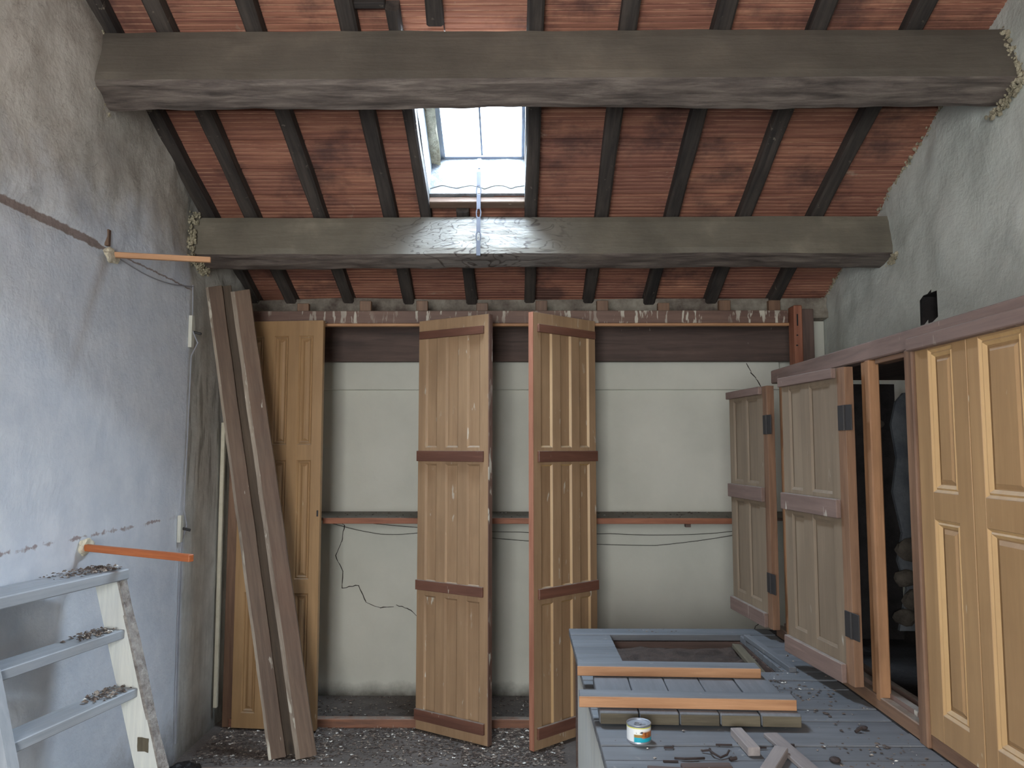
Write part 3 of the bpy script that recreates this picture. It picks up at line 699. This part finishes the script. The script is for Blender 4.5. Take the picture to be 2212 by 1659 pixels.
# loose rebate piece at the right edge of the hole
mb = MB(); mb.box(-.02, .02, -.27, .27, 0, .018, bev=.002); o = obj('loose_batten', mb, W_greyraw('y')); o.location = (.950, 3.235, PZ-.050); o.rotation_euler = (0, .10, -.06)
tag(o, 'grey batten lying along the right edge of the hatch hole', 'batten')
mb = MB(); mb.box(-.014, .014, -.25, .25, 0, .02, bev=.002); o = obj('loose_batten', mb, W_grey('y')); o.location = (1.01, 3.20, PZ+.001); o.rotation_euler = (0, 0, .05)
tag(o, 'thin grey strip on the planks right of the hatch hole', 'batten')
# hatch lid of five boards with two battens
ld = empty('hatch_lid', (.245, 2.40, PZ), (0, 0, -.045), label='upturned hatch lid of five grey boards and two pine battens on the platform', cat='hatch')
for i in range(5):
    mb = MB(); w = .1175; mb.box(i*.1205, i*.1205+w, rnd.uniform(0,.006), .405, .004+rnd.uniform(0,.003), .040+rnd.uniform(-.002,.002), bev=.003); b = obj('board', mb, W_grey('y'), ld)
    mb = MB(); mb.box(i*.1205+.002, i*.1205+w-.002, -.0035, .001, .007, .037, bev=.001); tag(obj('end_grain', mb, W_greyraw('x'), b), 'bare weathered end grain')
for (a, b, x0, x1) in ((.362, .428, -.055, .575), (.035, .095, -.06, .595)):
    mb = MB(); mb.box(x0, x1, a, b, .041, .078, bev=.003); q = obj('batten', mb, W_grey('x'), ld)
    mb = MB(); mb.box(x0-.001, x1+.001, a-.002, a+.002, .043, .075, bev=.001); tag(obj('sawn_edge', mb, W_orange('x'), q), 'bare orange pine edge')
# tin
tin = empty('food_tin', (.345, 2.285, PZ), label='small round ring-pull food tin with a colourful label on the platform', cat='tin')
mb = MB(); mb.lathe([(.0345,.000),(.0355,.002),(.0345,.004),(.034,.006),(.034,.046),(.0345,.048),(.0355,.050),(.0345,.052),(.032,.050),(.0318,.0475),(.001,.0475)], 40); obj('can', mb, M_STEEL, tin, smooth=False)
tl = NT('tin_label'); O = tl.tc.outputs['Object']; xyz = tl.add('ShaderNodeSeparateXYZ', {0: O}); z = xyz.outputs[2]; x = xyz.outputs[0]
nn = tl.noise(O, 40, 3, .6); n5 = tl.noise(O, 90, 3, .6)
c = tl.ramp(z, [(0, hexc(30,160,180)), (.018, hexc(150,120,60)), (.024, hexc(228,230,226)), (.041, hexc(206,206,90)), (.0435, hexc(110,130,50))], 'CONSTANT')
food = tl.math('MULTIPLY', tl.step(tl.math('ADD', x, tl.math('MULTIPLY', nn, .02)), .012, .018), tl.math('MULTIPLY', tl.step(z, .015, .019), tl.step(z, .037, .032)))
c = tl.mix(food, c, tl.ramp(n5, [(.4, hexc(120,60,30)), (.6, hexc(190,120,60))]))
wh = tl.math('MULTIPLY', tl.step(x, -.017, -.02), tl.step(z, .040, .038)); c = tl.mix(wh, c, hexc(222,226,228))
txt = tl.math('MULTIPLY', tl.math('MULTIPLY', tl.step(tl.math('ABSOLUTE', tl.math('SUBTRACT', z, .033)), .003, .002), tl.step(n5, .5, .53)), tl.math('MULTIPLY', tl.step(x, -.014, -.012), tl.step(x, .008, .006)))
c = tl.mix(txt, c, hexc(70,66,70))
M_LABEL = tl.out(c, .35)
mb = MB(); mb.lathe([(.0343,.0065),(.0345,.0075),(.0345,.0445),(.0343,.0455)], 40); obj('label', mb, M_LABEL, tin, smooth=False)
mb = MB(); mb.tube([(-.004+.010*math.cos(t*PI/6), .010*math.sin(t*PI/6)*.8-.006, .0495) for t in range(13)], .0016, 6); mb.box(.002, .018, -.010, -.003, .0478, .0498); obj('ring_pull', mb, M_STEEL, tin)
# offcuts
def offcut(x, y, l, w, h, rz, label, m=None, z=PZ+.001, ry=0):
    mb = MB(); mb.box(-w/2, w/2, -l/2, l/2, 0, h, bev=.002); o = obj('wood_offcut', mb, m or W_greyraw('y')); o.location = (x, y, z); o.rotation_euler = (ry, 0, rz); return tag(o, label, 'wood offcut')
g1 = wood('pinkish_offcut', hexc(122,116,116), hexc(154,146,142), 'y')
offcut(.637, 2.245, .15, .034, .024, -.30+.35, 'short squared wood offcut right of the bent nail', g1)
offcut(.672, 2.10, .17, .036, .026, -.18-.35, 'wood offcut lying slanted at the bottom between two longer pieces', g1)
offcut(.745, 2.17, .29, .042, .012, .10, 'long flat grey lath, rightmost of the offcuts on the platform', g1)
offcut(.49, 2.085, .13, .03, .012, PI/2+.04, 'dark-edged splinter of lath at the bottom edge of the photo', W_dark('y'))
offcut(.395, 2.075, .12, .018, .008, PI/2-.12, 'thin dark splinter below the tin', W_dark('y'))
# nails
def nail(pts, r, label):
    P_ = [Vector(p) for p in pts]; b = P_[0].copy(); b.z = PZ; mb = MB(); mb.tube([p-b for p in P_], r, 6); h = MB()
    o = obj('rusty_nail', mb, M_RUST, loc=b); return tag(o, label, 'nail', 'rusty nails on the platform')
zt = PZ+.004
nail([(.555,2.245,zt),(.60,2.243,zt)], .0030, 'straight rusty nail left of the first offcut')
nail([(.655,2.222,zt),(.69,2.224,zt)], .0028, 'straight rusty nail right of the first offcut')
nail([(.505,2.20,zt),(.525,2.195,zt+.004),(.528,2.17,zt+.006),(.545,2.155,zt),(.565,2.165,zt+.004),(.575,2.182,zt+.008)], .0032, 'bent rusty nail curled like a hook in front of the offcuts')
nail([(.53,2.215,zt),(.527,2.195,zt+.006)], .003, 'tiny rusty nail stub touching the curled nail')
nail([(.42,2.15,zt),(.445,2.138,zt+.003),(.475,2.14,zt+.003),(.50,2.15,zt)], .0035, 'bowed dark nail below the curled nail')
nail([(.385,2.130,zt),(.425,2.128,zt)], .003, 'short dark nail left of the bowed nail')
nail([(.405,2.222,zt),(.43,2.222,zt),(.432,2.232,zt)], .0032, 'small hooked nail right of the tin')
nail([(.565,2.14,zt),(.585,2.145,zt+.003)], .005, 'stubby rusty nail between curled nail and offcut')
nail([(.765,2.245,zt),(.775,2.243,zt)], .004, 'nail head right of the long lath')
nail([(.62,2.258,zt),(.632,2.245,zt)], .0025, 'thin nail behind the first offcut')
nail([(.99,2.345,zt),(1.01,2.35,zt+.01),(1.005,2.365,zt)], .005, 'bent staple near the cupboard sill')
def chunk(x, y, r, label, mat=M_BLACK, z=PZ, cat='fragment'):
    mb = MB(); bmesh.ops.create_icosphere(mb.bm, subdivisions=2, radius=r)
    for v in mb.bm.verts: v.co = Vector((v.co.x, v.co.y, v.co.z*.5)) * (1+.5*noise.noise(v.co*25+Vector((x*9,y,0)))); v.co.z += r*.42
    return tag(obj('fragment', mb, mat, loc=(x, y, z)), label, cat)
chunk(.845, 2.135, .014, 'dark lump on the planks right of the long lath', M_RUST)
chunk(1.03, 2.38, .012, 'dark crumb beside the bent staple', M_RUST)

# ------------------------------------------------------------------ debris (nobody could count it)
def scatter(name, n, fn, mat, seed, label, r=(.003, .010), cat='debris', flatness=.35, **k):
    R = random.Random(seed); V = []; F = []
    for i in range(n):
        x, y, z = fn(R); rr = R.uniform(*r)*R.choice((.6, .8, 1, 1.3)); a = R.uniform(0, 2*PI); h = rr*flatness*R.uniform(.4, 1.3)
        b = len(V); t = R.uniform(-.25, .25)
        for q in range(4):
            an = a + q*PI/2 + R.uniform(-.4, .4); d = rr*R.uniform(.6, 1.2); V.append((x+d*math.cos(an), y+d*math.sin(an), z + t*d*math.cos(an)*.6))
        V.append((x, y, z+h)); F += [(b, b+1, b+4), (b+1, b+2, b+4), (b+2, b+3, b+4), (b+3, b, b+4), (b+3, b+2, b+1, b)]
    me = bpy.data.meshes.new(name); me.from_pydata(V, [], F); me.materials.append(mat)
    o = bpy.data.objects.new(name, me); COL.objects.link(o); return tag(o, label, cat, kind='stuff')
def ffloor(R):
    y = 4.0 + .53*R.random()**.8; x = R.uniform(XL+.06, .24)
    if x > -1.0 and R.random() < .45: x = R.uniform(-.3, .24)
    return x, y, .003
scatter('floor_debris', 6500, ffloor, M_DEB, 3, 'layer of paint flakes and crumbled plaster on the dark floor before the wardrobe', (.004, .012))
scatter('wardrobe_debris', 1300, lambda R: (R.uniform(-1.6, 1.0), R.uniform(WY+.03, YB-.02), .004), M_DEB, 4, 'dark dirt and flakes on the wardrobe floor behind the doors', (.004, .012))
def fplat(R):
    q = R.random()
    if q < .35: return R.gauss(.93, .07), R.gauss(2.80, .12), PZ+.001
    if q < .6: return min(1.12, R.gauss(1.0, .06)), R.uniform(2.0, 3.3), PZ+.001
    if q < .75: return R.uniform(.85, 1.12), R.uniform(2.0, 2.25), PZ+.001
    if q < .82: return R.uniform(.5, .75), R.uniform(3.56, 3.63), PZ+.001
    return R.uniform(.26, 1.12), R.uniform(1.95, 2.38), PZ+.001
scatter('platform_debris', 420, fplat, M_DEB, 5, 'paint flakes and grit strewn over the grey planks', (.0025, .008))
scatter('sill_debris', 260, lambda R: (R.uniform(-1.1, 1.3), R.uniform(4.66, 5.05), 1.177), M_DEB, 8, 'dirt and flakes lying on the wardrobe shelf', (.004, .012))

# ------------------------------------------------------------------ leaning boards
def lean(name, base, top, secs, mat, label, cat):
    """secs: list of (u0,u1,v0,v1) cross-section boxes; u across, v outwards"""
    A, B = Vector(base), Vector(top); d = (B-A); Ln = d.length; d.normalize()
    v = Vector((.12, -1, 0)); v = (v - d*v.dot(d)).normalized(); u = v.cross(d)*-1
    if u.x < 0: u = -u
    e = empty(name, A, label=label, cat=cat)
    M3 = Matrix((u, v, d)).transposed(); e.rotation_euler = M3.to_euler() if M3.determinant() > 0 else Matrix((u, v, d)).transposed().to_euler()
    sg = 1 if M3.determinant() > 0 else -1
    if sg < 0:
        M3 = Matrix((u, -v, d)).transposed(); e.rotation_euler = M3.to_euler()
    for nm, mt, lab, (u0, u1, v0, v1, l0, l1) in secs:
        mb = MB(); a, b = sorted((v0*sg, v1*sg)); mb.box(u0, u1, a, b, l0, Ln+l1); mb.subd(0)
        es = [x for x in mb.bm.edges if abs((x.verts[0].co-x.verts[1].co).z) > 1]
        bmesh.ops.subdivide_edges(mb.bm, edges=es, cuts=40)
        for q in mb.bm.verts: q.co += Vector((1, 1, 0))*0 + Vector((.0035*noise.noise(q.co*4), .003*noise.noise(q.co*4+Vector((5,0,0))), 0)) + Vector((.0015*noise.noise(q.co*25), 0, 0))
        tag(obj(nm, mb, mt, e), lab)
    return e
M_PALE = wood('whitewash_crusted_edge', hexc(110,96,84), hexc(176,164,148), 'z', splat=.9, rough=.9, bstr=.6)
M_SHADE = wood('dark_channel_wood', hexc(66,56,46), hexc(96,82,68), 'z', rough=.8, bstr=.4)
lean('leaning_board', (-1.268, 4.085, .004), (-1.715, 4.19, 2.475),
     [('board', W_board('z'), None, (.0, .074, .0, .022, 0, 0)), ('rebate', M_SHADE, 'dark recessed strip', (.074, .118, -.012, .0, 0, 0)), ('crusted_edge', M_PALE, 'whitewash-speckled edge', (-.012, .002, -.02, .0235, .0, 0))],
     None, 'long brown frame board leaning left, dark rebate down its right side', 'board')
lean('leaning_board', (-1.136, 4.09, .004), (-1.584, 4.195, 2.45),
     [('board', W_board('z'), None, (.014, .096, .0, .024, 0, 0)), ('crusted_edge', M_PALE, 'pale crusted edge', (-.006, .016, -.006, .0255, .0, 0))],
     None, 'redder leaning board with a pale crusted edge, standing right of its twin', 'board')

# ------------------------------------------------------------------ ladder
lv = Vector((.204, .979, 0)); ln = Vector((.979, -.204, 0)); tl_ = .31
P0 = Vector((-1.515, 3.007, 1.09)); Pn = P0 - lv*.56
rot = math.atan2(lv.y, lv.x)
# local frame: X along treads (near -> far), Y = away from viewer's side (towards wall), Z up; origin under the near rail
base = Pn - lv*.02 + ln*(tl_*1.09 - .012); base.z = -.05
lad = empty('step_ladder', base, (0, 0, rot), label='pale painted wooden step ladder leaning on the left wall, flakes on its treads', cat='ladder')
def lp(s, off=0.0): return (s*tl_ , 0)   # helper kept simple
H_ = 1.14; back_at = lambda z: tl_*z    # local y shift towards the wall grows with height
def rail(x0, x1, y0, y1, m):
    mb = MB(); zt_ = H_
    pts = [(y0, 0), (y1, 0), (y1+tl_*zt_, zt_), (y0+tl_*zt_, zt_)]
    mb.prism(pts, 'x', x0, x1)
    bmesh.ops.subdivide_edges(mb.bm, edges=mb.bm.edges[:], cuts=6, use_grid_fill=True); mb.rough(.003, 14, x0*9)
    return obj('side_rail', mb, m, lad)
rail(-.040, .0, 0, .10, W_greyed('z')); rail(.56, .603, 0, .10, W_white('z'))
M_CRUST = mat_plaster('dropping_crust', hexc(112,104,100), hexc(186,182,176), 26, 1)
mb = MB(); mb.prism([(-.010, .0), (.004, .0), (.004+tl_*H_, H_), (-.010+tl_*H_, H_)], 'x', .559, .604); bmesh.ops.subdivide_edges(mb.bm, edges=mb.bm.edges[:], cuts=9, use_grid_fill=True); mb.rough(.006, 30, 3); tag(obj('crusted_edge', mb, M_CRUST, lad), 'crusted rough front edge')
for z in (.955, .745, .30):
    y0 = tl_*z + .010; mb = MB(); mb.box(.0, .56, y0, y0+.105, z-.034, z, bev=.003); mb.rough(.002, 12, z); obj('tread', mb, W_greyed('x'), lad)
mb = MB(); y0 = tl_*H_ - .035; mb.box(-.30, .590, y0, y0+.16, H_, H_+.040, bev=.004); mb.rough(.003, 9); obj('top_plate', mb, W_greyed('x'), lad)
mb = MB(); yk = tl_*.53; mb.box(.555, .5605, yk+.020, yk+.065, .515, .565); mb.subd(2).rough(.004, 50, 2); obj('mortise', mb, W_greyraw('z'), lad)
def lad_deb(R):
    q = R.random()
    if q < .5: t = min(.6, R.triangular(.28, .60, .58)); z = H_+.041; yy = tl_*H_-.035+R.uniform(.02,.16)
    elif q < .75: t = R.triangular(.34, .55, .5); z = .956; yy = tl_*.955+.01+R.uniform(.01,.10)
    else: t = R.triangular(.34, .55, .5); z = .746; yy = tl_*.745+.01+R.uniform(.01,.10)
    p = lad.matrix_basis @ Vector((t, yy, z)); return p.x, p.y, p.z + R.uniform(0, .008)
bpy.context.view_layer.update()
ld_ = scatter('ladder_debris', 520, lad_deb, M_DEB, 11, 'heap of paint flakes and droppings on the ladder top and treads', (.004, .010), flatness=.6)

# ------------------------------------------------------------------ things on the left wall
def stick(a, b, th, mat, label):
    A, B = Vector(a), Vector(b); d = B-A; mb = MB(); mb.box(-th*.5, th*.5, -th*.42, th*.42, 0, d.length, bev=.002)
    o = obj('batten', mb, mat, loc=A); o.rotation_euler = d.to_track_quat('Z', 'X').to_euler(); return tag(o, label, 'batten')
stick((-1.765, 3.22, 2.42), (-1.355, 3.32, 2.42), .024, W_orange('z'), 'upper orange pine batten sticking out of the left wall')
stick((-1.765, 3.12, 1.198), (-1.178, 2.80, 1.20), .026, wood('deep_orange_pine', hexc(150,80,40), hexc(196,116,66), 'z', rough=.6), 'lower deep orange batten sticking out of the left wall above the ladder')
mb = MB(); mb.box(-.006, .012, -.008, .012, 0, .07, bev=.002); tag(obj('wood_peg', mb, W_board('z'), loc=(XL+.002, 3.19, 2.45)), 'small upright peg above the upper orange batten', 'peg')
mb = MB()
pts = [(0, 0, 0), (0, .01, -.20), (.004, .0, -.24), (.03, .015, -.31), (.004, .0, -.38), (0, 0, -.7), (.002, -.02, -1.18), (.01, 0, -1.27), (.002, -.03, -1.34), (0, -.03, -1.8), (0, -.02, -2.36)]
mb.tube(pts, .0035, 6)
cbl = tag(obj('wall_cable', mb, M_CABLE, loc=(XL+.012, 4.035, 2.46)), 'thin pale cable running down the left wall by the bare strip', 'cable')
for i, (y, z, s) in enumerate(((4.04, 2.21, 1.0), (3.985, 1.18, .8))):
    e = empty('cable_insulator', (XL+.006, y, z), label=('white cable insulator high on the left wall', 'small chipped white insulator on the lower part of the cable')[i], cat='insulator')
    mb = MB(); mb.prism([(-.018*s, -.085*s), (.012*s, -.085*s), (.022*s, -.02), (.022*s, .02), (.012*s, .085*s), (-.018*s, .085*s)], 'x', -.004, .014); obj('block', mb, M_CER, e)
    mb = MB(); mb.tube([(.012, .012, .0), (.05, .02, -.01)], .007, 8); obj('peg', mb, M_IRON, e)
mb = MB(); mb.tube([(XL+.008-XL, 3.2+(.85)*t/12-3.2, 2.435-2.435+(-.04*math.sin(PI*t/12))+.03*t/12) for t in range(13)], .003, 5)
tag(obj('wall_cable', mb, M_CABLE, loc=(XL+.004, 3.2, 2.425)), 'slack thin wire along the left wall from the upper batten to the corner', 'cable')
mb = MB(); mb.box(0, .022, -.012, .012, 0, 1.62, bev=.003); mb.rough(.003, 6); tag(obj('wall_strip', mb, mat_plaster('cream_strip', hexc(196,190,168), hexc(220,214,194), 9, .3), loc=(XL+.012, 4.50, .12)), 'thin cream strip standing in the corner left of the wardrobe', 'strip')
for i, (y, z) in enumerate(((3.215, 2.415), (3.12, 1.20))):
    mb = MB(); bmesh.ops.create_icosphere(mb.bm, subdivisions=3, radius=.045)
    for v in mb.bm.verts: v.co = Vector((v.co.x*.35, v.co.y*1.1, v.co.z*.7)) * (1+.5*noise.noise(v.co*30+Vector((i*5,0,0)))) + Vector((XL+.012, y, z))
    obj('plaster_dab', mb, mat_plaster('cream_dab_%d' % i, hexc(198,190,166), hexc(222,216,198), 20, .6), left)
# black bag at the foot of the left wall
mb = MB(); bmesh.ops.create_icosphere(mb.bm, subdivisions=4, radius=.105)
for v in mb.bm.verts:
    v.co = Vector((v.co.x*.85, v.co.y*.9, v.co.z*.62)) * (1+.35*noise.noise(v.co*14) + .15*noise.noise(v.co*40)); v.co.z = max(v.co.z+.045, 0)
tag(obj('rubbish_bag', mb, M_BLACK, loc=(-1.640, 3.875, -.049)), 'crumpled black bag on the floor at the foot of the left wall', 'bag')

# ------------------------------------------------------------------ stay of the roof window
st = empty('window_stay', (-.215, 4.05, 2.62), label='zinc link stay hanging from the roof window in front of the lower beam', cat='chain')
z = 0.0; k = 0; K1 = Vector((0, .025, .43)); K2 = Vector((-.002, .118, .58)); L1 = K1.length; zlen = L1 + (K2-K1).length
while z < zlen - .03:
    dirv = (K1 if z < L1 - .04 else K2 - K1).normalized(); at_ = K1*(z/L1) if z < L1 else K1 + (K2-K1).normalized()*(z-L1)
    xa = Vector((1, 0, 0)); ya = dirv.cross(xa).normalized(); q = Matrix((xa, ya, dirv)).transposed().to_4x4()
    lg = .085 if k % 2 == 0 else .055
    mb = MB()
    if k % 2 == 0: mb.box(-.011, .011, -.003, .003, 0, lg, bev=.0012)
    else:
        mb.tube([(.012*math.cos(t*PI/8), 0, lg/2+.032*math.sin(t*PI/8)) for t in range(17)], .0036, 6)
    mm_ = Matrix.Translation(at_) @ q
    for v in mb.bm.verts: v.co = mm_ @ v.co
    obj('link', mb, M_ZINC, st); z += lg*(.93); k += 1
# thin wires inside the wardrobe
for (lab, pts) in (('upper thin slack wire strung below the wardrobe shelf', [(-1.2,1.13),(-.6,1.07),(0,1.045),(.6,1.035),(1.1,1.03),(1.45,1.06)]), ('lower thin slack wire strung below the wardrobe shelf', [(-1.22,1.10),(-.9,1.03),(-.65,1.04),(-.2,1.01),(.3,.98),(.9,.96),(1.45,1.035)])):
    mb = MB(); P_ = [Vector((x+1.2, 0, z-1.1)) for x, z in pts]; fine = []
    for i in range(len(P_)-1):
        for t in range(6): fine.append(P_[i].lerp(P_[i+1], t/6) + Vector((0, 0, -.006*math.sin(PI*t/6))))
    fine.append(P_[-1]); mb.tube(fine, .0018, 5); tag(obj('wire', mb, M_CABLE if False else M_CRACK, loc=(-1.2, 5.075, 1.1)), lab, 'wire')
mb = MB(); mb.tube([(0,0,0),(.02,0,-.05),(.06,0,-.11)], .004, 6); tag(obj('wire', mb, M_BLACK, loc=(-1.27, 4.75, 1.30)), 'short stiff black wire beside the first wardrobe door, above the shelf', 'wire')
